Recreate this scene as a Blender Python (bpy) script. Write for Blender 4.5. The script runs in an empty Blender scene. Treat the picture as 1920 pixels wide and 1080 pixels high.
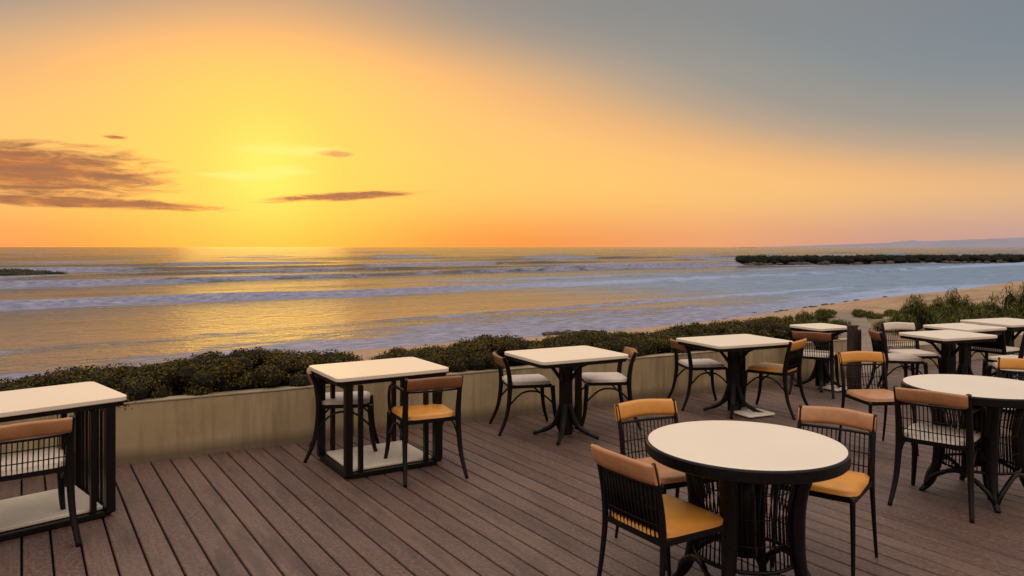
import bpy, math, random
import numpy as np
from mathutils import Vector, Matrix, noise as mnoise
random.seed(7); rng=np.random.default_rng(7)
S=bpy.context.scene
COL=S.collection
S.view_settings.view_transform='Standard'; S.view_settings.look='None'; S.view_settings.exposure=0; S.view_settings.gamma=1

def lin(r,g,b):
    f=lambda c:(c/255/12.92) if c/255<=0.04045 else ((c/255+0.055)/1.055)**2.4
    return (f(r),f(g),f(b),1)

# ---------------------------------------------------------------- node helper
class N:
    def __init__(s,tree): s.t=tree; s.n=tree.nodes; s.l=tree.links
    def new(s,ty,**k):
        x=s.n.new(ty)
        for a,b in k.items(): setattr(x,a,b)
        return x
    def put(s,sock,v):
        if v is None: return
        if isinstance(v,bpy.types.NodeSocket): s.l.new(v,sock)
        else: sock.default_value=v
    def m(s,op,a,b=None,c=None,clamp=False):
        x=s.new('ShaderNodeMath',operation=op,use_clamp=clamp)
        s.put(x.inputs[0],a); s.put(x.inputs[1],b); s.put(x.inputs[2],c)
        return x.outputs[0]
    def mix(s,f,a,b,bt='MIX'):
        x=s.new('ShaderNodeMix',data_type='RGBA',blend_type=bt)
        s.put(x.inputs['Factor'],f); s.put(x.inputs[6],a); s.put(x.inputs[7],b)
        return x.outputs[2]
    def ramp(s,f,stops,interp='LINEAR'):
        x=s.new('ShaderNodeValToRGB'); cr=x.color_ramp; cr.interpolation=interp
        while len(cr.elements)<len(stops): cr.elements.new(0.5)
        for e,(p,c) in zip(cr.elements,stops):
            e.position=p; e.color=c if len(c)==4 else (*c,1)
        s.put(x.inputs[0],f); return x.outputs[0]
    def mr(s,v,a,b,c=0,d=1,smooth=False):
        x=s.new('ShaderNodeMapRange'); x.clamp=True
        if smooth: x.interpolation_type='SMOOTHSTEP'
        s.put(x.inputs[0],v)
        for i,k in enumerate((a,b,c,d)): x.inputs[i+1].default_value=k
        return x.outputs[0]
    def noise(s,vec,scale,detail=4,rough=.55,dist=0):
        x=s.new('ShaderNodeTexNoise')
        if vec is not None: s.l.new(vec,x.inputs['Vector'])
        x.inputs['Scale'].default_value=scale; x.inputs['Detail'].default_value=detail
        x.inputs['Roughness'].default_value=rough; x.inputs['Distortion'].default_value=dist
        return x.outputs['Fac']
    def xyz(s,x,y,z):
        c=s.new('ShaderNodeCombineXYZ'); s.put(c.inputs[0],x); s.put(c.inputs[1],y); s.put(c.inputs[2],z)
        return c.outputs[0]

def mat(name,build=None,color=(.5,.5,.5,1),rough=.5,metal=0,spec=.5,coat=0):
    m=bpy.data.materials.new(name); m.use_nodes=True
    n=N(m.node_tree); b=m.node_tree.nodes['Principled BSDF']
    b.inputs['Base Color'].default_value=color if len(color)==4 else (*color,1)
    b.inputs['Roughness'].default_value=rough; b.inputs['Metallic'].default_value=metal
    b.inputs['Specular IOR Level'].default_value=spec; b.inputs['Coat Weight'].default_value=coat
    if build: build(n,b)
    return m
def bump(n,b,h,strength,dist=.01):
    x=n.new('ShaderNodeBump'); x.inputs['Strength'].default_value=strength; x.inputs['Distance'].default_value=dist
    n.l.new(h,x.inputs['Height']); n.l.new(x.outputs[0],b.inputs['Normal'])
def pos(n): return n.new('ShaderNodeNewGeometry').outputs['Position']
def objc(n): return n.new('ShaderNodeTexCoord').outputs['Object']

# ---------------------------------------------------------------- world sky
SUN_AZ=math.radians(-18.2); SUN_EL=math.radians(5.6)
W=bpy.data.worlds.new("World"); S.world=W; W.use_nodes=True
n=N(W.node_tree); n.n.clear()
tc=n.new('ShaderNodeTexCoord').outputs['Generated']
sep=n.new('ShaderNodeSeparateXYZ'); n.l.new(tc,sep.inputs[0])
x,y,z=sep.outputs
th=math.radians(-14.5)
xr=n.m('SUBTRACT',n.m('MULTIPLY',x,math.cos(th)),n.m('MULTIPLY',y,math.sin(th)))
yr=n.m('ADD',n.m('MULTIPLY',x,math.sin(th)),n.m('MULTIPLY',y,math.cos(th)))
u=n.m('ARCTAN2',xr,yr)             # azimuth from glow centre
ua=n.m('ABSOLUTE',u)
el=n.m('MAXIMUM',n.m('ARCSINE',z),0.0)
bell=n.m('EXPONENT',n.m('MULTIPLY',n.m('POWER',n.m('DIVIDE',n.m('ADD',u,.03),.52),2),-1.0))
elb=n.m('ADD',n.m('MULTIPLY',bell,.220),.074)
r=n.m('DIVIDE',el,elb)
base=n.ramp(n.m('DIVIDE',r,4.0),[(0,lin(255,205,108)),(.10,lin(255,204,112)),(.17,lin(252,194,118)),(.215,lin(238,182,122)),
    (.25,lin(216,174,130)),(.30,lin(184,162,140)),(.37,lin(158,152,143)),(.52,lin(138,143,145)),(.8,lin(118,130,144))])
hi=n.mr(el,.215,.325,0,.80,True)
base=n.mix(hi,base,lin(138,137,136))
belt=n.ramp(n.m('DIVIDE',ua,1.6),[(0,lin(251,140,54)),(.17,lin(246,146,72)),(.32,lin(236,160,112)),(.45,lin(204,154,138)),(.7,lin(180,160,165)),(1,lin(170,165,180))])
bw=n.m('EXPONENT',n.m('MULTIPLY',n.m('POWER',n.m('DIVIDE',el,.045),2),-1.0))
belt2=n.ramp(n.m('DIVIDE',ua,1.6),[(0,lin(255,198,88)),(.25,lin(253,192,112)),(.42,lin(238,186,134)),(.6,lin(200,172,150)),(1,lin(180,170,175))])
bw2=n.m('EXPONENT',n.m('MULTIPLY',n.m('POWER',n.m('DIVIDE',el,.09),2),-1.0))
c=n.mix(n.m('MULTIPLY',bw2,.85),base,belt2)
c=n.mix(n.m('MULTIPLY',bw,.92),c,belt)
sd=(math.sin(SUN_AZ)*math.cos(SUN_EL),math.cos(SUN_AZ)*math.cos(SUN_EL),math.sin(SUN_EL))
vd=n.new('ShaderNodeVectorMath',operation='DOT_PRODUCT'); n.l.new(tc,vd.inputs[0]); vd.inputs[1].default_value=sd
ang=n.m('ARCCOSINE',n.m('MINIMUM',vd.outputs['Value'],1.0))
gl=n.m('EXPONENT',n.m('MULTIPLY',n.m('POWER',n.m('DIVIDE',ang,.19),2),-1.0))
c=n.mix(n.m('MULTIPLY',gl,.7),c,(1.75,.76,.09,1))
gl=n.m('EXPONENT',n.m('MULTIPLY',n.m('POWER',n.m('DIVIDE',ang,.055),2),-1.0))
c=n.mix(n.m('MULTIPLY',gl,.55),c,(1.9,.98,.16,1))
def cloudmask(lst):
    out=None
    azc=n.m('ADD',u,th)
    for a,e,wa,we,t in lst:
        du=n.m('SUBTRACT',azc,math.radians(a)); dv=n.m('SUBTRACT',n.m('SUBTRACT',el,math.radians(e)),n.m('MULTIPLY',du,t))
        q=n.m('SUBTRACT',1.0,n.m('ADD',n.m('POWER',n.m('DIVIDE',du,math.radians(wa)),2),n.m('POWER',n.m('DIVIDE',dv,math.radians(we)),2)))
        out=q if out is None else n.m('MAXIMUM',out,q)
    return out
cn=n.noise(n.xyz(n.m('MULTIPLY',u,9.0),n.m('MULTIPLY',el,58.0),n.m('MULTIPLY',u,2.0)),1.7,6,.66,.6)
cn2=n.m('MULTIPLY',n.m('SUBTRACT',cn,.38),2.7)
mk=cloudmask([(-34,5.0,9.6,2.0,-.03),(-30,2.95,9.5,.42,-.02),(-12.5,3.8,6.0,.34,.07),(-13.4,6.95,1.4,.26,0),(-28,7.4,.9,.15,0)])
dens=n.mr(n.m('ADD',n.m('MAXIMUM',mk,-4.0),cn2),.05,1.2,0,.97,True)
c=n.mix(dens,c,n.ramp(cn,[(.33,lin(200,116,62)),(.55,lin(166,106,74)),(.75,lin(142,100,80))]))
mk=cloudmask([(-16.0,7.05,4.4,.5,0),(-19.6,5.15,3.4,.38,0),(-17,5.6,2.2,.45,0)])
dens=n.mr(n.m('ADD',n.m('MAXIMUM',mk,-4.0),cn2),.1,1.6,0,.75,True)
c=n.mix(dens,c,(1.5,.88,.22,1))
# unseen overhead sky brightened to light the tabletops, dimmer dusk sky behind
up=n.mr(el,.42,1.0,0,1,True)
behind=n.mr(ua,1.2,2.3,0,1,True)
c=n.mix(behind,c,(.55,.42,.34,1))
c=n.mix(up,c,(1.54,1.32,1.16,1))
sky=n.new('ShaderNodeTexSky',sky_type='NISHITA'); sky.sun_disc=False
sky.sun_elevation=SUN_EL; sky.sun_rotation=SUN_AZ
sk=n.new('ShaderNodeVectorMath',operation='SCALE'); n.l.new(sky.outputs[0],sk.inputs[0]); sk.inputs['Scale'].default_value=.0015
c=n.mix(1.0,c,sk.outputs[0],'ADD')
bg=n.new('ShaderNodeBackground'); n.l.new(c,bg.inputs[0]); bg.inputs[1].default_value=1.0
wo=n.new('ShaderNodeOutputWorld'); n.l.new(bg.outputs[0],wo.inputs[0])

sl=bpy.data.lights.new('sun','SUN'); sl.energy=.03; sl.angle=math.radians(12.0); sl.color=(1,.70,.16)
so=bpy.data.objects.new('sun',sl); COL.objects.link(so)
so.rotation_mode='QUATERNION'; so.rotation_quaternion=Vector([-v for v in sd]).to_track_quat('-Z','Y')

# ---------------------------------------------------------------- camera
cam=bpy.data.cameras.new('camera'); co=bpy.data.objects.new('camera',cam); COL.objects.link(co)
co.location=(0,0,1.7); co.rotation_euler=(math.radians(90),0,0)
cam.lens=26.25; cam.sensor_width=36; cam.shift_y=-0.040; cam.clip_end=60000; cam.clip_start=.05
S.camera=co

# ---------------------------------------------------------------- materials
def b_metal(n,b):
    f=n.noise(objc(n),60,2)
    n.l.new(n.ramp(f,[(.3,(.0030,.0026,.0030)),(.7,(.008,.006,.006))]),b.inputs['Base Color'])
M_METAL=mat('dark_painted_metal',b_metal,rough=.38,spec=.24)
def b_top(n,b):
    f=n.noise(objc(n),1.3,2)
    n.l.new(n.ramp(f,[(.3,(.83,.735,.60)),(.7,(.86,.775,.65))]),b.inputs['Base Color'])
    n.l.new(n.mr(f,.3,.7,.24,.34),b.inputs['Roughness'])
M_TOP=mat('cream_laminate',b_top,rough=.3)
def b_leather(c1,c2):
    def f_(n,b):
        f=n.noise(objc(n),7,4); g=n.noise(objc(n),220,2)
        n.l.new(n.ramp(f,[(.3,c1),(.7,c2)]),b.inputs['Base Color']); bump(n,b,g,.18,.002)
    return f_
M_TAN=mat('tan_leather',b_leather((.56,.22,.030),(.70,.32,.055)),rough=.42)
M_TAN2=mat('pale_tan_leather',b_leather((.34,.14,.055),(.54,.27,.12)),rough=.42)
M_BROWN=mat('brown_leather',b_leather((.18,.07,.03),(.30,.12,.05)),rough=.42)
M_WSEAT=mat('cream_seat_pad',b_leather((.58,.48,.40),(.72,.62,.53)),rough=.5)

def b_deck(n,b):
    g=n.new('ShaderNodeNewGeometry'); p=g.outputs['Position']; ri=g.outputs['Random Per Island']
    sx=n.new('ShaderNodeSeparateXYZ'); n.l.new(p,sx.inputs[0])
    along=n.m('ADD',n.m('MULTIPLY',sx.outputs[0],-.549),n.m('MULTIPLY',sx.outputs[1],.836))
    across=n.m('ADD',n.m('MULTIPLY',sx.outputs[0],.836),n.m('MULTIPLY',sx.outputs[1],.549))
    v=n.xyz(n.m('MULTIPLY',along,3.0),n.m('MULTIPLY',across,90.0),n.m('MULTIPLY',ri,40.0))
    gr=n.noise(v,1.0,4,.65,.4)
    sp=n.noise(p,42,4,.75); big=n.noise(p,.9,4,.6); wear=n.noise(n.xyz(n.m('MULTIPLY',along,1.3),n.m('MULTIPLY',across,6.0),ri),1.0,4,.65)
    c=n.ramp(ri,[(0,(.096,.055,.044)),(.5,(.132,.078,.061)),(1,(.172,.106,.081))])
    c=n.mix(n.mr(gr,.35,.65,0,.65),c,(.066,.040,.034,1))
    c=n.mix(n.mr(sp,.46,.68,0,.75),c,(.24,.160,.128,1))
    c=n.mix(n.mr(big,.5,.72,0,.4),c,(.172,.118,.095,1))
    c=n.mix(n.mr(wear,.48,.70,0,.65),c,(.048,.030,.026,1))
    n.l.new(c,b.inputs['Base Color'])
    n.l.new(n.mr(wear,.3,.7,.34,.6),b.inputs['Roughness'])
    bump(n,b,n.m('ADD',n.m('MULTIPLY',gr,.7),n.m('MULTIPLY',sp,.7)),.6,.006)
M_DECK=mat('deck_boards',b_deck,spec=.38)
M_SUB=mat('deck_underlay',color=(.004,.003,.003,1),rough=.9)
def b_wall(n,b):
    p=pos(n); sx=n.new('ShaderNodeSeparateXYZ'); n.l.new(p,sx.inputs[0])
    f=n.noise(p,1.7,5,.6); g=n.noise(p,45,3)
    st=n.noise(n.xyz(n.m('MULTIPLY',sx.outputs[0],9.0),n.m('MULTIPLY',sx.outputs[1],9.0),n.m('MULTIPLY',sx.outputs[2],.9)),1,4,.65)
    c=n.ramp(f,[(.3,(.38,.285,.155)),(.7,(.52,.41,.24))])
    c=n.mix(n.mr(st,.46,.72,0,.7),c,(.21,.145,.08,1))
    c=n.mix(n.mr(n.m('SUBTRACT',sx.outputs[2],n.m('MULTIPLY',f,.12)),-.02,.07,.7,0),c,(.11,.08,.055,1))
    n.l.new(c,b.inputs['Base Color']); bump(n,b,g,.3,.003)
M_WALL=mat('rendered_concrete',b_wall,rough=.8)
def b_coping(n,b):
    f=n.noise(pos(n),6,4); n.l.new(n.ramp(f,[(.3,(.30,.235,.15)),(.7,(.42,.34,.23))]),b.inputs['Base Color']); bump(n,b,n.noise(pos(n),60,2),.3,.003)
M_COP=mat('coping_concrete',b_coping,rough=.75)
M_SOIL=mat('soil',color=(.03,.02,.014,1),rough=1)
def b_leaf(c1,c2,c3):
    def f_(n,b):
        g=n.new('ShaderNodeNewGeometry'); ri=g.outputs['Random Per Island']
        big=n.noise(g.outputs['Position'],3.2,3,.65)
        c=n.ramp(ri,[(0,c1),(.6,c2),(1,c3)])
        c=n.mix(n.mr(big,.35,.65,.6,0),c,tuple(v*.5 for v in c1)+(1,))
        n.l.new(c,b.inputs['Base Color'])
    return f_
M_LEAF=mat('hedge_leaves',b_leaf((.046,.036,.004),(.11,.082,.008),(.18,.12,.014)),rough=.6,spec=.12)
M_DUNE=mat('dune_leaves',b_leaf((.040,.055,.007),(.105,.115,.014),(.24,.19,.045)),rough=.6,spec=.12)
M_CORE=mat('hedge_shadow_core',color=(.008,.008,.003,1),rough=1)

# ---------------------------------------------------------------- mesh helpers
class G:
    def __init__(s): s.v=[]; s.f=[]; s.sm=[]
    def add(s,vs,fs,smooth=False):
        o=len(s.v); s.v+= [tuple(v) for v in vs]; s.f+=[tuple(i+o for i in f) for f in fs]; s.sm+=[smooth]*len(fs)
        return s
    def box(s,c,d,rz=0,M=None):
        hx,hy,hz=d[0]/2,d[1]/2,d[2]/2
        vs=[Vector((a*hx,b*hy,e*hz)) for a in(-1,1) for b in(-1,1) for e in(-1,1)]
        R=Matrix.Rotation(rz,3,'Z') if M is None else M
        vs=[R@v+Vector(c) for v in vs]
        return s.add(vs,[(0,1,3,2),(4,6,7,5),(0,4,5,1),(2,3,7,6),(0,2,6,4),(1,5,7,3)])
    def tube(s,pts,rad,k=8,flat=1.0):
        pts=[Vector(p) for p in pts]; n_=len(pts)
        if not isinstance(rad,(list,tuple)): rad=[rad]*n_
        vs=[];fs=[]
        for i,p in enumerate(pts):
            d=(pts[min(i+1,n_-1)]-pts[max(i-1,0)]).normalized()
            a=Vector((0,1,0)) if abs(d.y)<.9 else Vector((1,0,0))
            e1=d.cross(a).normalized(); e2=d.cross(e1).normalized()
            for j in range(k):
                t=2*math.pi*j/k
                vs.append(p+e1*math.cos(t)*rad[i]+e2*math.sin(t)*rad[i]*flat)
        for i in range(n_-1):
            for j in range(k):
                a=i*k+j;b=i*k+(j+1)%k
                fs.append((a,b,b+k,a+k))
        s.add(vs,fs,True)
        o=len(s.v)-len(vs)
        s.f.append(tuple(o+j for j in range(k))[::-1]); s.f.append(tuple(o+(n_-1)*k+j for j in range(k))); s.sm+=[False,False]
        return s
    def lathe(s,prof,k=64,c=(0,0)):
        vs=[];fs=[];m=len(prof)
        for (r_,z_) in prof:
            for j in range(k):
                t=2*math.pi*j/k; vs.append((c[0]+r_*math.cos(t),c[1]+r_*math.sin(t),z_))
        for i in range(m-1):
            for j in range(k):
                a=i*k+j;b=i*k+(j+1)%k; fs.append((a,b,b+k,a+k))
        fs.append(tuple(range(k))[::-1]); fs.append(tuple((m-1)*k+j for j in range(k)))
        return s.add(vs,fs)
    def slab(s,w,d,z0,z1,cr=.03,c=(0,0),k=5,ch=.004):
        out=[]
        for (sx,sy,a0) in ((1,1,0),(-1,1,90),(-1,-1,180),(1,-1,270)):
            for i in range(k+1):
                a=math.radians(a0+90*i/k); out.append((c[0]+sx*(w/2-cr)+cr*math.cos(a),c[1]+sy*(d/2-cr)+cr*math.sin(a)))
        m=len(out)
        def ring(z_,ins):
            return [(c[0]+(px-c[0])*(1-2*ins/w),c[1]+(py-c[1])*(1-2*ins/d),z_) for px,py in out]
        rs=[ring(z0,ch),ring(z0+ch,0),ring(z1-ch,0),ring(z1,ch)]
        vs=[v for r_ in rs for v in r_]; fs=[]
        for i in range(3):
            for j in range(m):
                a=i*m+j;b=i*m+(j+1)%m; fs.append((a,b,b+m,a+m))
        fs.append(tuple(range(m))[::-1]); fs.append(tuple(3*m+j for j in range(m)))
        return s.add(vs,fs)
    def obj(s,name,m,parent=None):
        me=bpy.data.meshes.new(name); me.from_pydata(s.v,[],s.f); me.polygons.foreach_set('use_smooth',s.sm)
        me.materials.append(m); me.update()
        o=bpy.data.objects.new(name,me); COL.objects.link(o)
        if parent: o.parent=parent
        return o
def empty(name,loc,rz):
    e=bpy.data.objects.new(name,None); COL.objects.link(e); e.location=loc; e.rotation_euler=(0,0,rz); e.empty_display_size=.2
    return e
def bez(pts,k=6):
    pts=[Vector(p) for p in pts]; out=[]
    P=[pts[0]]+pts+[pts[-1]]
    for i in range(1,len(P)-2):
        for j in range(k):
            t=j/k; a,b,c_,d=P[i-1],P[i],P[i+1],P[i+2]
            out.append(.5*((2*b)+(c_-a)*t+(2*a-5*b+4*c_-d)*t*t+(3*b-a-3*c_+d)*t**3))
    out.append(pts[-1]); return out
def lerp(a,b,t): return a+(b-a)*t

# ---------------------------------------------------------------- furniture
def chair(x_,y_,face,seat=M_TAN,back=M_TAN2,heavy=False,wires=True,panel=False,arms=False,hb=.78,name='patio_chair'):
    """local +Y = facing direction"""
    e=empty(name,(x_,y_,0.0),math.radians(face-90))
    r0=.019 if heavy else .0125
    fr=G()
    for sx in (-1,1):
        if heavy:
            pl=bez([(sx*.235,-.30,.0),(sx*.215,-.225,.18),(sx*.205,-.195,.42),(sx*.205,-.215,.60),(sx*.21,-.255,hb)])
            fl=bez([(sx*.235,.27,.0),(sx*.215,.225,.17),(sx*.205,.205,.43)])
        else:
            pl=bez([(sx*.205,-.255,.0),(sx*.20,-.21,.25),(sx*.195,-.195,.45),(sx*.197,-.215,.62),(sx*.20,-.255,hb)])
            fl=bez([(sx*.20,.225,.0),(sx*.195,.205,.22),(sx*.19,.195,.44)])
        k=len(pl); fr.tube(pl,[lerp(r0*.7,r0*1.25,1-abs(i/(k-1)-.55)/.55) for i in range(k)],8)
        k=len(fl); fr.tube(fl,[lerp(r0*.7,r0*1.2,i/(k-1)) for i in range(k)],8)
        fr.box((sx*.193,0,.425),(.018,.40,.028))
        if heavy: # arched brace
            fr.tube(bez([(sx*.212,-.205,.26),(sx*.21,-.10,.36),(sx*.208,0,.385),(sx*.21,.10,.36),(sx*.212,.215,.26)]),.009,6)
    fr.box((0,.192,.425),(.37,.018,.028)); fr.box((0,-.192,.425),(.37,.018,.028))
    if arms:
        for sx in (-1,1):
            fr.tube(bez([(sx*.207,-.23,.66),(sx*.225,-.08,.665),(sx*.225,.10,.65),(sx*.213,.20,.56),(sx*.205,.20,.44)]),.013,8)
    zc=hb-.105
    fr.tube([(x2,-.222-.02*(1-(x2/.2)**2)-.0,zc) for x2 in np.linspace(-.2,.2,7)],.008,6)
    if wires:
        for i in range(15):
            x2=-.175+.025*i; b_=.02*(1-(x2/.2)**2)
            fr.tube([(x2,-.197,.43),(x2,-.21-b_*.6,.55),(x2,-.222-b_,zc)],.0038,5)
        for zz in (.50,.57):
            fr.tube([(x2,-.203-.012*(1-(x2/.2)**2)-(zz-.5)*.1,zz) for x2 in np.linspace(-.195,.195,7)],.0035,5)
    fr.obj('frame',M_METAL,e)
    if panel:
        g=G(); vs=[];fs=[]; K=9
        for zi,zz in enumerate((.47,.56,zc-.01)):
            for th_ in (0,.012):
                for i in range(K):
                    x2=lerp(-.185,.185,i/(K-1)); vs.append((x2,-.20-.02*zi/2-.02*(1-(x2/.2)**2)*(zi/2)+th_,zz))
        def idx(zi,t_,i): return (zi*2+t_)*K+i
        for zi in range(2):
            for i in range(K-1):
                fs.append((idx(zi,0,i),idx(zi,0,i+1),idx(zi+1,0,i+1),idx(zi+1,0,i)))
                fs.append((idx(zi,1,i),idx(zi+1,1,i),idx(zi+1,1,i+1),idx(zi,1,i+1)))
        g.add(vs,fs,True).obj('back_panel',M_METAL,e)
    g=G(); K=13; ring=[]; vs=[]; fs=[]
    prof=[(-.012,0),(-.015,.02),(-.015,.075),(-.008,.088),(.008,.088),(.014,.075),(.014,.02),(.010,0)]
    for i in range(K):
        x2=lerp(-.208,.208,i/(K-1)); b_=.035*(1-(x2/.21)**2)
        for (dy,dz) in prof:
            zz=hb-.088+dz; vs.append((x2,-.232-b_-.03*(dz/.1)+dy*1.2,zz+.004*math.cos(x2*15)))
    P_=len(prof)
    for i in range(K-1):
        for j in range(P_):
            a=i*P_+j;b=i*P_+(j+1)%P_; fs.append((a,a+P_,b+P_,b))
    g.add(vs,fs,True); g.add([vs[j] for j in range(P_)],[tuple(range(P_))]); g.add([vs[(K-1)*P_+j] for j in range(P_)],[tuple(range(P_))[::-1]])
    g.obj('backrest',back,e)
    g=G(); K=12; vs=[];fs=[]
    def sup(i,j):
        a=lerp(-1,1,i/K); b=lerp(-1,1,j/K)
        wx=.205*(1+.05*b); 
        cr=1-.06*(abs(a)**6)*(abs(b)**6)*2
        edge=max(abs(a),abs(b))
        return (a*wx*cr,b*.205*cr,.462+.016*(1-edge**6)+.004*math.cos(a*2)*math.cos(b*2))
    top=[sup(i,j) for i in range(K+1) for j in range(K+1)]
    fs=[(i*(K+1)+j,(i+1)*(K+1)+j,(i+1)*(K+1)+j+1,i*(K+1)+j+1) for i in range(K) for j in range(K)]
    bd=[i*(K+1) for i in range(K)]+[K*(K+1)+j for j in range(K)]+[i*(K+1)+K for i in range(K,0,-1)]+[j for j in range(K,0,-1)]
    o=len(top); vs=top+[(top[q][0]*.985,top[q][1]*.985,.441) for q in bd]; m_=len(bd)
    fs+=[(bd[q],o+q,o+(q+1)%m_,bd[(q+1)%m_]) for q in range(m_)]; fs.append(tuple(o+q for q in range(m_)))
    g.add(vs,fs,True).obj('seat',seat,e)
    return e

def round_table(x_,y_,rz=0):
    e=empty('round_table',(x_,y_,0),rz); R=.472
    G().lathe([(R-.022,.737),(R-.012,.750),(R-.012,.7505),(R-.028,.7525)],96).obj('tabletop',M_TOP,e)
    G().lathe([(R-.03,.690),(R-.006,.692),(R,.698),(R,.742),(R-.004,.748),(R-.011,.7495)],96).obj('rim',M_METAL,e)
    g=G()
    for q in range(4):
        a=math.radians(45+90*q); ca,sa=math.cos(a),math.sin(a)
        pts=bez([(ca*.36,sa*.36,0),(ca*.285,sa*.285,.10),(ca*.245,sa*.245,.30),(ca*.25,sa*.25,.52),(ca*.30,sa*.30,.69)])
        k=len(pts); g.tube(pts,[lerp(.016,.040,min(1,i/(k*.55))) for i in range(k)],10)
    for zz,rr in ((.215,.235),(.68,.27)):
        g.tube([(rr*math.cos(t),rr*math.sin(t),zz) for t in np.linspace(0,2*math.pi,41)],.010,6)
    for q in range(4):
        a0=math.radians(45+90*q); pts=[]
        for i in range(13):
            t=i/12; a=a0+t*math.pi/2; rr=lerp(.33,.24,math.sin(math.pi*t)); pts.append((rr*math.cos(a),rr*math.sin(a),.035+.165*math.sin(math.pi*t)**.6))
        g.tube(pts,.016,8)
    g.tube([(0,0,.21),(0,0,.69)],[.06,.045],12); g.obj('legs',M_METAL,e)
    g=G()
    for i in range(56):
        a=2*math.pi*i/56
        g.tube([(.235*math.cos(a),.235*math.sin(a),.215),(.222*math.cos(a),.222*math.sin(a),.45),(.268*math.cos(a),.268*math.sin(a),.68)],.0042,5)
    for zz,rr in ((.33,.229),(.45,.2235),(.57,.246)): g.tube([(rr*math.cos(t),rr*math.sin(t),zz) for t in np.linspace(0,2*math.pi,41)],.003,5)
    g.obj('wire_basket',M_METAL,e)
    return e

def square_table(x_,y_,rz,w=.92,d=.72,style='frame',plate=True,slats=True):
    e=empty('square_table',(x_,y_,0),math.radians(rz))
    G().slab(w,d,.722,.752,.05).obj('tabletop',M_TOP,e)
    G().slab(w-.03,d-.03,.690,.721,.04).obj('under_frame',M_METAL,e)
    g=G()
    if style=='frame':
        ix=w/2-.10; iy=d/2-.045
        for sx in (-1,1):
            for sy in (-1,1):
                g.box((sx*ix,sy*iy,.36),(.055,.055,.67)); g.box((sx*(ix-.095),sy*iy,.36),(.032,.040,.64))
            g.box((sx*ix,0,.021),(.045,2*iy-.056,.036)); g.box((sx*ix,0,.67),(.045,2*iy-.056,.03))
            if slats:
                for k in (-3,-2,-1,0,1,2,3): g.box((sx*ix,k*iy*.24,.346),(.016,.022,.612))
        for sy in (-1,1): g.box((0,sy*iy,.021),(2*ix-.056,.042,.034))
        if plate: G().slab(2*ix-.06,2*iy-.06,.040,.062,.01).obj('base_shelf',M_TOP,e)
    else:
        g.box((0,0,.355),(.095,.075,.66)); g.box((.20,.10,.355),(.05,.05,.66))
        g.box((.10,.05,.60),(.20,.03,.05),.46); g.box((.10,.05,.12),(.20,.03,.05),.46)
        for q in range(4):
            a=math.radians(45+90*q); ca,sa=math.cos(a),math.sin(a)
            g.tube(bez([(ca*.30,sa*.30,.014),(ca*.2,sa*.2,.05),(ca*.09,sa*.09,.13),(ca*.03,sa*.03,.30)]),[.016]*6+[.022]*6+[.03]*7,8)
            g.tube([(ca*.03,sa*.03,.5),(ca*.14,sa*.14,.64),(ca*.30,sa*.26,.702)],[.02,.016,.014],8)
        if plate: G().slab(.34,.26,.012,.030,.02,c=(.12,-.16)).obj('base_shelf',M_TOP,e)
    o=g.obj('legs',M_METAL,e)
    b=o.modifiers.new('b','BEVEL'); b.width=.003; b.segments=2; b.limit_method='ANGLE'
    return e

# foreground set
round_table(1.13,3.63,math.radians(12))
chair(.71,3.47,32,M_TAN,M_TAN2,panel=True)
chair(1.68,4.02,232,M_TAN,M_TAN2)
chair(.90,4.22,-66,M_TAN2,M_TAN)
# right set
round_table(3.20,5.12,math.radians(30))
chair(2.86,4.98,48,M_WSEAT,M_TAN2,heavy=True,arms=True)
chair(3.08,6.28,-84,M_TAN2,M_TAN)
chair(4.02,5.90,225,M_WSEAT,M_TAN)
# wall-side tables
square_table(-3.03,4.70,45,w=.92,d=.74)
chair(-2.83,4.33,128,M_WSEAT,M_TAN2,heavy=True,hb=.735)
square_table(-1.06,5.92,32,slats=False)
chair(-.67,5.66,115,M_TAN,M_BROWN,heavy=True,arms=True,hb=.755,wires=False)
chair(-1.38,6.17,10,M_WSEAT,M_BROWN,heavy=True,hb=.70,wires=False)
square_table(.48,6.68,28,w=.90,style='ped',plate=False)
chair(.13,7.02,12,M_WSEAT,M_BROWN,heavy=True,hb=.70,wires=False)
chair(.88,7.15,185,M_WSEAT,M_BROWN,heavy=True,hb=.72,wires=False)
square_table(2.27,7.65,24,w=.95,style='ped')
chair(2.03,8.02,8,M_WSEAT,M_BROWN,heavy=True,hb=.70,wires=False)
chair(2.70,7.72,140,M_TAN,M_TAN,heavy=True,panel=True,hb=.76)
square_table(3.72,9.0,24,w=.55,d=.5,style='ped')
chair(3.55,8.75,60,M_WSEAT,M_BROWN,heavy=True,hb=.73)
# far right group
square_table(4.75,8.15,20,w=.8,d=.6,style='ped')
chair(4.38,8.45,-10,M_WSEAT,M_BROWN,heavy=True,hb=.75,panel=True)
chair(4.72,8.82,-85,M_WSEAT,M_WSEAT,heavy=True)
square_table(5.42,8.95,22,w=.7,d=.6,style='ped')
chair(5.60,8.30,110,M_WSEAT,M_BROWN,heavy=True)
square_table(6.35,9.55,22,w=.9,d=.7,style='ped')
chair(5.95,9.2,30,M_WSEAT,M_BROWN,heavy=True,hb=.75,panel=True)
chair(5.25,7.75,160,M_WSEAT,M_TAN,heavy=True)

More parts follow.
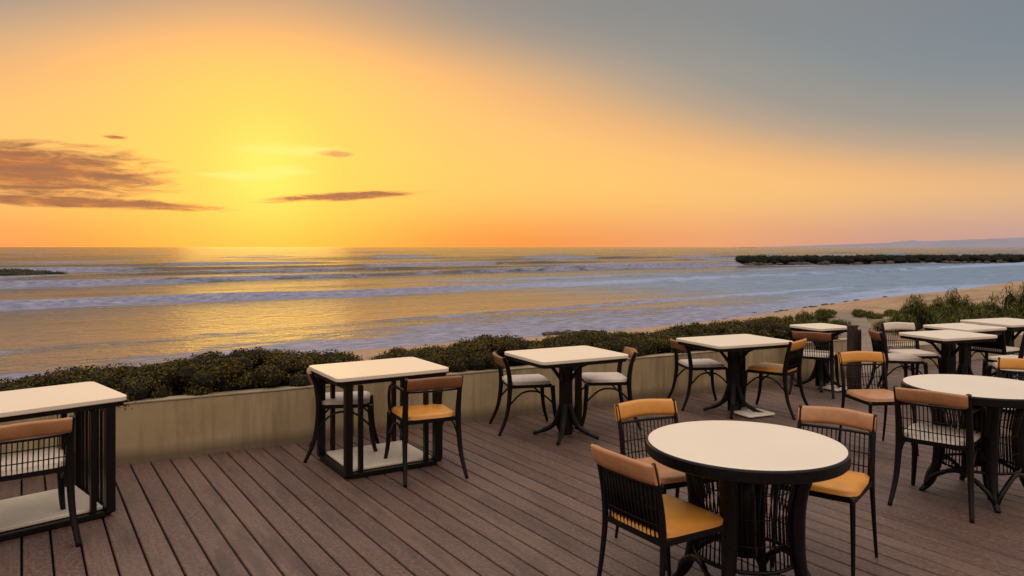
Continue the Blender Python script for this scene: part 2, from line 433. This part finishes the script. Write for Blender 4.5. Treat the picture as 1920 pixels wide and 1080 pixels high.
# ---------------------------------------------------------------- deck
bx,by=-.549,.836; px_,py_=.836,.549
g=G(); wd=.142; gap=.0115
i0=int(-9/wd); i1=int(17/wd)
for i in range(i0,i1):
    c0=i*wd+gap/2; c1=(i+1)*wd-gap/2
    def tend(c): return (7.49+.03-c*(py_-.54*px_))/(by-.54*bx)
    def P(c,t,z_): return (c*px_+t*bx,c*py_+t*by,z_)
    ts=-7.0; e=.004
    a,b=tend(c0),tend(c1)
    vs=[P(c0,ts,-.03),P(c1,ts,-.03),P(c1,b,-.03),P(c0,a,-.03),
        P(c0,ts,-e),P(c1,ts,-e),P(c1,b,-e),P(c0,a,-e),
        P(c0+e,ts,0),P(c1-e,ts,0),P(c1-e,b,0),P(c0+e,a,0)]
    g.add(vs,[(0,4,7,3),(1,2,6,5),(4,8,11,7),(5,6,10,9),(8,9,10,11),(3,7,6,2),(7,11,10,6),(0,1,5,4),(4,5,9,8)])
g.obj('wooden_deck',M_DECK)
g=G()
wv=Vector((.88,.475,0)).normalized(); nv=Vector((-wv.y,wv.x,0)); W0=Vector((0,7.49,0))
def WP(l,o,z_): 
    p=W0+wv*l+nv*o; return (p.x,p.y,z_)
g.add([WP(-14,.02,-.05),WP(16,.02,-.05),(20,-9,-.05),(-14,-9,-.05)],[(3,2,1,0)])
g.add([WP(-14,.02,-.05),WP(16,.02,-.05),WP(16,.02,-1.2),WP(-14,.02,-1.2)],[(3,2,1,0)])
g.obj('deck_substructure',M_SUB)

# planter walls
def wallbox(g,l0,l1,o0,o1,z0,z1):
    c=(Vector(WP(l0,o0,z0))+Vector(WP(l1,o1,z1)))/2
    g.box(c,(abs(l1-l0),abs(o1-o0),z1-z0),math.atan2(wv.y,wv.x))
pl=empty('planter_wall',(0,0,0),0)
LEN=5.15
g=G()
ls=[-9.0,-6.15,-3.9,-1.62,.72,3.0,LEN]
for a,b in zip(ls[:-1],ls[1:]): wallbox(g,a+.003,b-.003,0,.11,-.03,.462)
wallbox(g,ls[0],LEN,.68,.79,-1.1,.45); wallbox(g,LEN-.11,LEN,.112,.678,-1.0,.45)
o=g.obj('wall_panels',M_WALL,pl); m_=o.modifiers.new('b','BEVEL'); m_.width=.004; m_.segments=2
g=G(); wallbox(g,ls[0],LEN-.115,.112,.678,.30,.37); g.obj('soil',M_SOIL,pl)
g=G(); wallbox(g,ls[0],LEN+.006,-.005,.116,.465,.480); o=g.obj('coping',M_COP,pl)
m_=o.modifiers.new('b','BEVEL'); m_.width=.004; m_.segments=2
lw=empty('low_terrace_wall',(0,0,0),0)
g=G(); wallbox(g,6.1,15.5,.02,.26,-1.2,.30); g.obj('wall',M_COP,lw)
M_POST=mat('weathered_timber',lambda n,b:(n.l.new(n.ramp(n.noise(objc(n),14,5),[(.3,(.018,.010,.008)),(.7,(.07,.032,.022))]),b.inputs['Base Color'])),rough=.6)
pe=empty('gate_post',(3.93,8.62,0),.49)
g=G(); g.box((0,0,.39),(.085,.085,.78)); g.box((0,0,.79),(.10,.10,.02)); g.box((.13,.02,.37),(.05,.05,.74)); g.box((.065,.01,.60),(.05,.03,.06)); g.box((.065,.01,.2),(.05,.03,.06))
o=g.obj('post',M_POST,pe); m_=o.modifiers.new('b','BEVEL'); m_.width=.006; m_.segments=2

# ---------------------------------------------------------------- foliage
def leaves(name,clumps,per,size,m,up=.0,blade=False,core=True,parent=None):
    C=np.array(clumps); K=len(C); tot=K*per
    idx=np.repeat(np.arange(K),per)
    d=rng.normal(size=(tot,3)); d/=np.linalg.norm(d,axis=1)[:,None]
    d[:,2]=np.where(d[:,2]<-.3,-d[:,2],d[:,2])
    rr=rng.uniform(.72,1.12,size=(tot,1))
    p=C[idx,:3]+d*C[idx,3:6]*rr
    nrm=d+rng.normal(scale=.55,size=d.shape); nrm/=np.linalg.norm(nrm,axis=1)[:,None]
    ref=rng.normal(size=d.shape); 
    if blade: ref=np.array([0,0,1.0])+rng.normal(scale=.35,size=d.shape)
    t1=ref-(ref*nrm).sum(1)[:,None]*nrm; t1/=np.linalg.norm(t1,axis=1)[:,None]+1e-9
    t2=np.cross(nrm,t1)
    s=(size*rng.uniform(.6,1.35,size=(tot,1)))
    L=s*(3.2 if blade else 1.0); Wd=s*(.28 if blade else .5)
    v=np.stack([p-t1*L, p+t2*Wd, p+t1*L, p-t2*Wd],1).reshape(-1,3)
    me=bpy.data.meshes.new(name); me.vertices.add(len(v)); me.vertices.foreach_set('co',v.ravel())
    me.loops.add(tot*4); me.loops.foreach_set('vertex_index',np.arange(tot*4,dtype=np.int32))
    me.polygons.add(tot); me.polygons.foreach_set('loop_start',np.arange(0,tot*4,4,dtype=np.int32)); me.polygons.foreach_set('loop_total',np.full(tot,4,dtype=np.int32))
    me.materials.append(m); me.update(calc_edges=True); me.validate()
    o=bpy.data.objects.new(name,me); COL.objects.link(o)
    if parent: o.parent=parent
    return o
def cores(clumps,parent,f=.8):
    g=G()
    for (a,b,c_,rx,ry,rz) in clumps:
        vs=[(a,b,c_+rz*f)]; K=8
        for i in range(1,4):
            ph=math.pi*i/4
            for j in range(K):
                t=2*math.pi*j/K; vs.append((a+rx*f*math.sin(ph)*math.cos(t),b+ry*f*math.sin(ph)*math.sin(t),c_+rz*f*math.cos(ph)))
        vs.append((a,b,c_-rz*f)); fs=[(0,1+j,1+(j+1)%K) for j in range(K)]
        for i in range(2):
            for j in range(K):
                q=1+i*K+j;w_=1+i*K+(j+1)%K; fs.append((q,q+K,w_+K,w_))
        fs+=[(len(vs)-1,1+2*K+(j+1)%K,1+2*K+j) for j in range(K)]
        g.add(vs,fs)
    return g.obj('shade_core',M_CORE,parent)  # near-black filler with the foliage's inner shade put into its colour

hedge=[]
l=-8.8
def hh(l):
    X=(W0+wv*l+nv*.4).x
    h=.290+.035*math.sin(l*2.1+.6)+.02*math.sin(l*4.7+1)
    h*=1-.65*math.exp(-((X+1.36)/.16)**2)-.30*math.exp(-((X-.25)/.22)**2)-.30*math.exp(-((X+4.3)/.5)**2)
    return h
while l<LEN-.2:
    for k in range(9):
        o=random.uniform(.10,.74); ll=l+random.uniform(-.08,.08)
        q=1-abs((o-.41)/.42)**2.6*.7
        rr=random.uniform(.07,.12)
        p=WP(ll,o,.40+max(.02,hh(ll)*q-rr*.55)*random.choice((1,1,1,.55))+random.uniform(-.02,.02))
        hedge.append((*p,rr*1.2,rr*1.2,rr*.95))
    l+=.115
he=empty('hedge',(0,0,0),0)
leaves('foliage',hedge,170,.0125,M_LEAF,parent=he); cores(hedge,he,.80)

# ---------------------------------------------------------------- terrain / sea
SEA=-2.8
def s_of(X,Y): return -.648*X+.762*Y-29.4
def terr(X,Y):
    X=np.asarray(X,float);Y=np.asarray(Y,float)
    s=s_of(X,Y)+2.0*np.sin(X*.05+1)+.8*np.sin(X*.17)
    far=np.clip((X-50)/60,0,1); s=s+far*4
    z_=np.where(s>0,SEA-.045*s,SEA+2.55*(1-np.exp(np.minimum(s,0)/13.0)))
    z_=np.maximum(z_,SEA-7)
    lump=.12*np.sin(X*.61+Y*.3)*np.sin(Y*.47-X*.2)+.07*np.sin(X*1.7-Y*.9)+.035*np.sin(X*3.1+Y*2.3)
    z_=z_+lump*np.clip((-s-2.5)/7,0,1)
    near=np.clip((Y-.54*X-8.2)/4,0,1)
    return np.where(near<1,np.minimum(z_,-.35)*(1-near)+z_*near,z_)
def axis(fine0,fine1,step,lim0,lim1,gr=1.25):
    a=list(np.arange(fine0,fine1,step)); st=step; q=fine1
    while q<lim1: a.append(q); st*=gr; q+=st
    a.append(lim1); st=step*gr; q=fine0-st; b=[]
    while q>lim0: b.append(q); st*=gr; q-=st
    b.append(lim0); return np.array(b[::-1]+a)
def grid(name,A,B,f,m,attr=None):
    AA,BB=np.meshgrid(A,B,indexing='ij'); v=f(AA,BB); na,nb=len(A),len(B)
    me=bpy.data.meshes.new(name); vv=np.stack([q.ravel() for q in v[:3]],1)
    i=np.arange(na*nb).reshape(na,nb); q=np.stack([i[:-1,:-1],i[1:,:-1],i[1:,1:],i[:-1,1:]],-1).reshape(-1,4)
    me.vertices.add(len(vv)); me.vertices.foreach_set('co',vv.ravel())
    me.loops.add(q.size); me.loops.foreach_set('vertex_index',q.ravel().astype(np.int32))
    me.polygons.add(len(q)); me.polygons.foreach_set('loop_start',np.arange(0,q.size,4,dtype=np.int32)); me.polygons.foreach_set('loop_total',np.full(len(q),4,dtype=np.int32))
    me.polygons.foreach_set('use_smooth',np.ones(len(q),bool))
    if attr is not None:
        at=me.attributes.new(attr,'FLOAT','POINT'); at.data.foreach_set('value',v[3].ravel().astype(np.float32))
    me.materials.append(m); me.update(calc_edges=True)
    o=bpy.data.objects.new(name,me); COL.objects.link(o); return o
def b_sand(n,b):
    p=pos(n); sx=n.new('ShaderNodeSeparateXYZ'); n.l.new(p,sx.inputs[0])
    f=n.noise(p,.35,5,.65); g_=n.noise(p,6,5,.75); h=n.noise(p,.16,5,.7)
    c=n.ramp(f,[(.3,(.36,.235,.145)),(.7,(.52,.36,.235))])
    c=n.mix(n.mr(g_,.48,.66,0,.5),c,(.20,.13,.085,1))
    c=n.mix(n.mr(sx.outputs[2],SEA+.35,SEA+.05,0,.7,True),c,(.20,.13,.10,1))
    veg=n.m('MULTIPLY',n.mr(n.m('ADD',h,n.m('MULTIPLY',g_,.35)),.60,.74),n.mr(sx.outputs[2],-1.7,-1.1))
    c=n.mix(n.m('MULTIPLY',veg,.75),c,(.10,.095,.025,1))
    n.l.new(c,b.inputs['Base Color'])
    n.l.new(n.mr(sx.outputs[2],SEA+.25,SEA+.05,.85,.25),b.inputs['Roughness'])
    bump(n,b,n.m('ADD',g_,f),.8,.09)
M_SAND=mat('beach_sand',b_sand,rough=.85,spec=.2)
A=axis(-30,80,.8,-3000,4000); B=axis(4,95,.8,-3000,6000)
grid('beach_ground',A,B,lambda X,Y:(X,Y,terr(X,Y)),M_SAND)

O=np.array([-8.7,31.2]); nn=np.array([-.648,.762]); tt=np.array([.762,.648])
crests=[(9.5,.10,1.4,1.6),(34.5,.60,2.0,4.8),(50,.25,3.0,1.2),(74,.95,3.0,7.0),(98,.6,4,4),(126,1.0,4.5,8),(165,1.0,6,6),(215,1.1,8,7),(280,1.2,9,8),(360,1.2,10,8),(480,1.3,12,8)]
def wob1(t,k): return 2.2*np.sin(t*.021+k*1.7)+1.1*np.sin(t*.063+k*3.1)+.5*np.sin(t*.17+k)
def sea(s,t):
    z_=np.full_like(s,SEA); foam=np.zeros_like(s)
    for k,(s0,h,w_,fw) in enumerate(crests):
        sk=s0+wob1(t,k)*min(1,s0/30)
        amp=h*(.65+.35*np.sin(t*.034+k*2.3)*np.sin(t*.013+k))
        d=s-sk
        z_+=np.where(d<0,amp*np.exp(-(d/(w_*.45))**2),amp*np.exp(-(d/(w_*1.5))**2))
        brk=np.clip(.5+.9*np.sin(t*.045*(1+.13*k)+k*2.1)*np.sin(t*.017+k*.7),0,1) if k not in (1,3) else np.clip(.85+.3*np.sin(t*.03+k),0,1)
        fo=np.where(d<0,np.exp(-(d/fw)**2),np.exp(-(d/(w_*.4))**2))*brk
        foam=np.maximum(foam,fo)
    e=(s+1.5)/(7.0+2.2*np.sin(t*.11)+1.6*np.sin(t*.041))
    foam=np.maximum(foam,.95*np.clip(1.15-e,0,1)**.5)
    z_+=.04*np.sin(s*.9+.4*np.sin(t*.2))*np.sin(t*.31+s*.13)*np.clip(s/8,0,1)
    wx=O[0]+nn[0]*s+tt[0]*t; wy=O[1]+nn[1]*s+tt[1]*t
    # surf breaking along the jetty
    jd=np.array([303.,113.]); jl_=np.hypot(*jd); jd/=jl_
    al=(wx-57)*jd[0]+(wy-187)*jd[1]; ac=(wx-57)*jd[1]-(wy-187)*jd[0]
    foam=np.maximum(foam,.95*np.exp(-((ac-5-2*np.sin(al*.15))/5.0)**2)*np.clip((al+6)/8,0,1)*np.clip(.75+.4*np.sin(al*.11),0,1))
    return wx,wy,z_,foam
def b_sea(n,b):
    p=pos(n); sx=n.new('ShaderNodeSeparateXYZ'); n.l.new(p,sx.inputs[0]); X,Y=sx.outputs[0],sx.outputs[1]
    s=n.m('ADD',n.m('ADD',n.m('MULTIPLY',X,-.648),n.m('MULTIPLY',Y,.762)),-29.4)
    t=n.m('ADD',n.m('MULTIPLY',X,.762),n.m('MULTIPLY',Y,.648))
    v=n.xyz(n.m('MULTIPLY',s,1.0),n.m('MULTIPLY',t,.35),0.0)
    at=n.new('ShaderNodeAttribute',attribute_name='foam'); fo=at.outputs['Fac']
    f1=n.noise(v,.55,5,.7,.6); f2=n.noise(v,2.4,3,.7)
    fm=n.mr(n.m('ADD',n.m('MULTIPLY',fo,1.1),n.m('MULTIPLY',n.m('SUBTRACT',f1,.5),2.0)),.38,.88,0,.90,True)
    sky_tint=n.m('MULTIPLY',n.mr(t,38,75,0,1,True),n.mr(s,75,30,0,1,True))  # right-hand shallows where sky-blue reflection is painted into water and foam colour
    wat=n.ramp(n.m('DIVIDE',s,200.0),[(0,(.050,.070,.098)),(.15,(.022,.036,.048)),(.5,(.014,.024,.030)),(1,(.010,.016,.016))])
    wat=n.mix(n.m('MULTIPLY',sky_tint,n.mr(f1,.35,.65,.5,.95)),wat,(.17,.30,.50,1))
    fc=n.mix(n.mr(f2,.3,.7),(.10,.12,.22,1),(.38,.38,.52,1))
    fc=n.mix(n.m('MULTIPLY',sky_tint,.6),fc,(.32,.46,.74,1))
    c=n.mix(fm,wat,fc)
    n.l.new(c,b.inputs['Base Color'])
    n.l.new(n.m('ADD',n.m('MULTIPLY',n.m('MAXIMUM',fm,n.m('MULTIPLY',sky_tint,.5)),.45),.15),b.inputs['Roughness'])
    vi=n.xyz(s,n.m('MULTIPLY',t,.8),0.0)
    w1=n.noise(vi,1.3,4,.65,.3); v2=n.xyz(s,n.m('MULTIPLY',t,.3),0.0); w3=n.noise(v2,.16,4,.62,.4)
    h=n.m('ADD',n.m('MULTIPLY',w1,n.mr(s,12,60,.15,.40)),n.m('MULTIPLY',w3,n.mr(s,20,100,.25,2.2)))
    h=n.m('ADD',h,n.m('MULTIPLY',n.m('MULTIPLY',fm,f2),.30))
    x=n.new('ShaderNodeBump'); x.inputs['Strength'].default_value=.8; x.inputs['Distance'].default_value=1.0
    n.l.new(h,x.inputs['Height']); n.l.new(x.outputs[0],b.inputs['Normal'])
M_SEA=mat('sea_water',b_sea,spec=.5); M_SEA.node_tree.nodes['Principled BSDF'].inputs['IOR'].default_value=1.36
A=axis(-4,150,.45,-6,40000,1.08); B=axis(-90,190,1.4,-30000,30000,1.12)
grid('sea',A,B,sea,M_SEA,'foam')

# ---------------------------------------------------------------- dune plants
def clumps_at(lst,dens,rr,hz):
    out=[]
    for (X,Y,rx,ry,h) in lst:
        k=max(4,int(rx*ry*dens))
        for _ in range(k):
            a=random.uniform(0,6.283); q=math.sqrt(random.random()); xx=X+rx*q*math.cos(a); yy=Y+ry*q*math.sin(a)
            z0=float(terr(xx,yy)); r_=random.uniform(.6,1.3)*rr
            hh_=h*(1-q**2*.7)*random.uniform(.6,1.15)
            out.append((xx,yy,z0+hh_*.35,r_,r_,max(.06,hh_*.6)))
    return out
du=empty('dune_shrubs',(0,0,0),0)
low=clumps_at([(9.6,25.5,2.2,1.8,.66),(6.3,21,2.4,1.6,.38),(5.0,17,2.2,1.6,.25),(8.0,24,2.0,2.0,.5),(12.0,29.5,2.6,1.2,.45),(3.0,15,2.0,1.0,.2),(17.5,31,2.5,1.0,.5)],6,.30,.4)
tall=clumps_at([(11.9,22.3,1.0,1.1,1.0),(13.6,23.0,1.6,1.3,1.1),(15.6,25,1.8,1.2,1.25),(12.6,19.5,1.6,1.3,.9),(14.5,21.0,2.2,1.5,1.15),(16.5,23.2,2.2,1.4,1.6),(17,20,3,2,1.3),(10.6,16.0,1.2,1.2,.6),(12.5,16,2.2,1.5,.8)],10,.30,.5)
leaves('ground_cover',low,200,.038,M_DUNE,blade=True,parent=du)
leaves('shrub_foliage',tall,260,.034,M_DUNE,blade=True,parent=du)
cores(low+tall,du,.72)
def b_path(n,b):
    f=n.noise(pos(n),1.5,5,.65); n.l.new(n.ramp(f,[(.3,(.17,.13,.10)),(.7,(.26,.20,.155))]),b.inputs['Base Color']); bump(n,b,n.noise(pos(n),20,3),.4,.02)
M_PATH=mat('path_gravel',b_path,rough=.95)
g=G(); vs=[];fs=[]; K=60
for i in range(K):
    t=i/(K-1); Y=lerp(10.6,33,t); X=lerp(5.1,15.0,t)+.3*math.sin(t*5); w_=lerp(.85,.6,t)
    for q in range(5):
        xx=X+(q/4-.5)*2*w_; yy=Y-(q/4-.5)*w_*.7
        vs.append((xx,yy,float(terr(xx,yy))+.05))
fs=[(i*5+q,i*5+q+1,i*5+q+6,i*5+q+5) for i in range(K-1) for q in range(4)]
g.add(vs,fs,True).obj('path',M_PATH)

def b_rock(n,b):
    f=n.noise(pos(n),2.5,5,.7); n.l.new(n.ramp(f,[(.35,(.030,.020,.015)),(.65,(.12,.08,.055))]),b.inputs['Base Color']); bump(n,b,f,.8,.1)
M_ROCK=mat('rock',b_rock,rough=.85)
def rocks(name,lst):
    g=G()
    for (X,Y,Z,r_,sq) in lst:
        K=10;L=6;o=random.random()*50; vs=[];fs=[]
        for i in range(L+1):
            ph=math.pi*i/L
            for j in range(K):
                t=2*math.pi*j/K; d=Vector((math.sin(ph)*math.cos(t),math.sin(ph)*math.sin(t),math.cos(ph)))
                q=r_*(1+.45*mnoise.noise(d*1.3+Vector((o,o,o)))); vs.append((X+d.x*q*1.3,Y+d.y*q,Z+d.z*q*sq))
        for i in range(L):
            for j in range(K): fs.append((i*K+j,(i+1)*K+j,(i+1)*K+(j+1)%K,i*K+(j+1)%K))
        g.add(vs,fs)
    return g.obj(name,M_ROCK)
rocks('shore_rocks',[(X:=3.0+random.uniform(-1.2,1.2),Y:=37.3+(X-3)*.8+random.uniform(-.6,.6),float(terr(X,Y))+.05,random.uniform(.12,.28),.6) for _ in range(18)]
     +[(X:=20+random.uniform(-8,10),Y:=51+(X-20)*.85+random.gauss(0,1.5),float(terr(X,Y))+.0,random.uniform(.06,.2),.5) for _ in range(18)])

# jetty headland
je=empty('jetty',(0,0,0),0)
jr=[];jc=[]
def jl(t): return (lerp(57,360,t),lerp(187,300,t))
for i in range(420):
    t=random.random()**1.3; X,Y=jl(t); w_=lerp(2.5,5,min(1,t*3)); o=random.uniform(-1,1)
    jr.append((X+random.uniform(-1,1),Y+o*w_*1.6-.5,SEA+random.uniform(-.2,.3),random.uniform(.5,1.1),.7))
o=rocks('rock_armour',jr); o.parent=je
for i in range(1100):
    t=random.random()**1.15; X,Y=jl(t); w_=lerp(2.0,6,min(1,t*3)); 
    o=random.uniform(-1,1); zz=1.6-.9*abs(o)**3
    jc.append((X,Y+o*w_,SEA+zz*random.uniform(.85,1.0),random.uniform(1.0,1.8),random.uniform(.9,1.5),random.uniform(.75,1.0)))
M_JV=mat('jetty_leaves',b_leaf((.010,.020,.010),(.020,.032,.012),(.045,.045,.016)),rough=.8,spec=.1)
leaves('jetty_vegetation',jc,90,.15,M_JV,parent=je); cores(jc,je,.88)
re=empty('reef',(0,0,0),0)
rc=[(X:=random.uniform(-100,-71),Y:=112+random.uniform(-5,5)+(X+85)*.12,SEA+.15+.55*max(0,min(1,(-70-X)/10)),random.uniform(.9,2),1.2,.5) for _ in range(130)]
leaves('seaweed',rc,90,.12,M_DUNE,parent=re); cores(rc,re,.9)

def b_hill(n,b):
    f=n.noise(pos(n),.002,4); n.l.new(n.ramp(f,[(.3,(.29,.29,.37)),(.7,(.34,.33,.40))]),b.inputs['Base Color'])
M_HILL=mat('hazy_hills',b_hill,rough=1,spec=0)  # aerial haze put into the hills' base colour
g=G(); vs=[];fs=[]; K=160
for i in range(K):
    t=i/(K-1); X=lerp(2300,9000,t); 
    px=X/7000*1400+960
    h=max(0,(px-1410)/510)**1.15*92 if px>1410 else 0
    h+=14*math.exp(-((px-1722)/22)**2)+6*mnoise.noise(Vector((X*.002,0,0)))*min(1,h/30)+3*mnoise.noise(Vector((X*.009,3,0)))*min(1,h/30)
    h=min(h,230)
    vs+=[(X,7000-150,SEA-2),(X,7000,SEA+h*.6),(X,7150,SEA+h+1),(X,8500,SEA-2)]
for i in range(K-1):
    for q in range(3): a=i*4+q; fs.append((a,a+4,a+5,a+1))
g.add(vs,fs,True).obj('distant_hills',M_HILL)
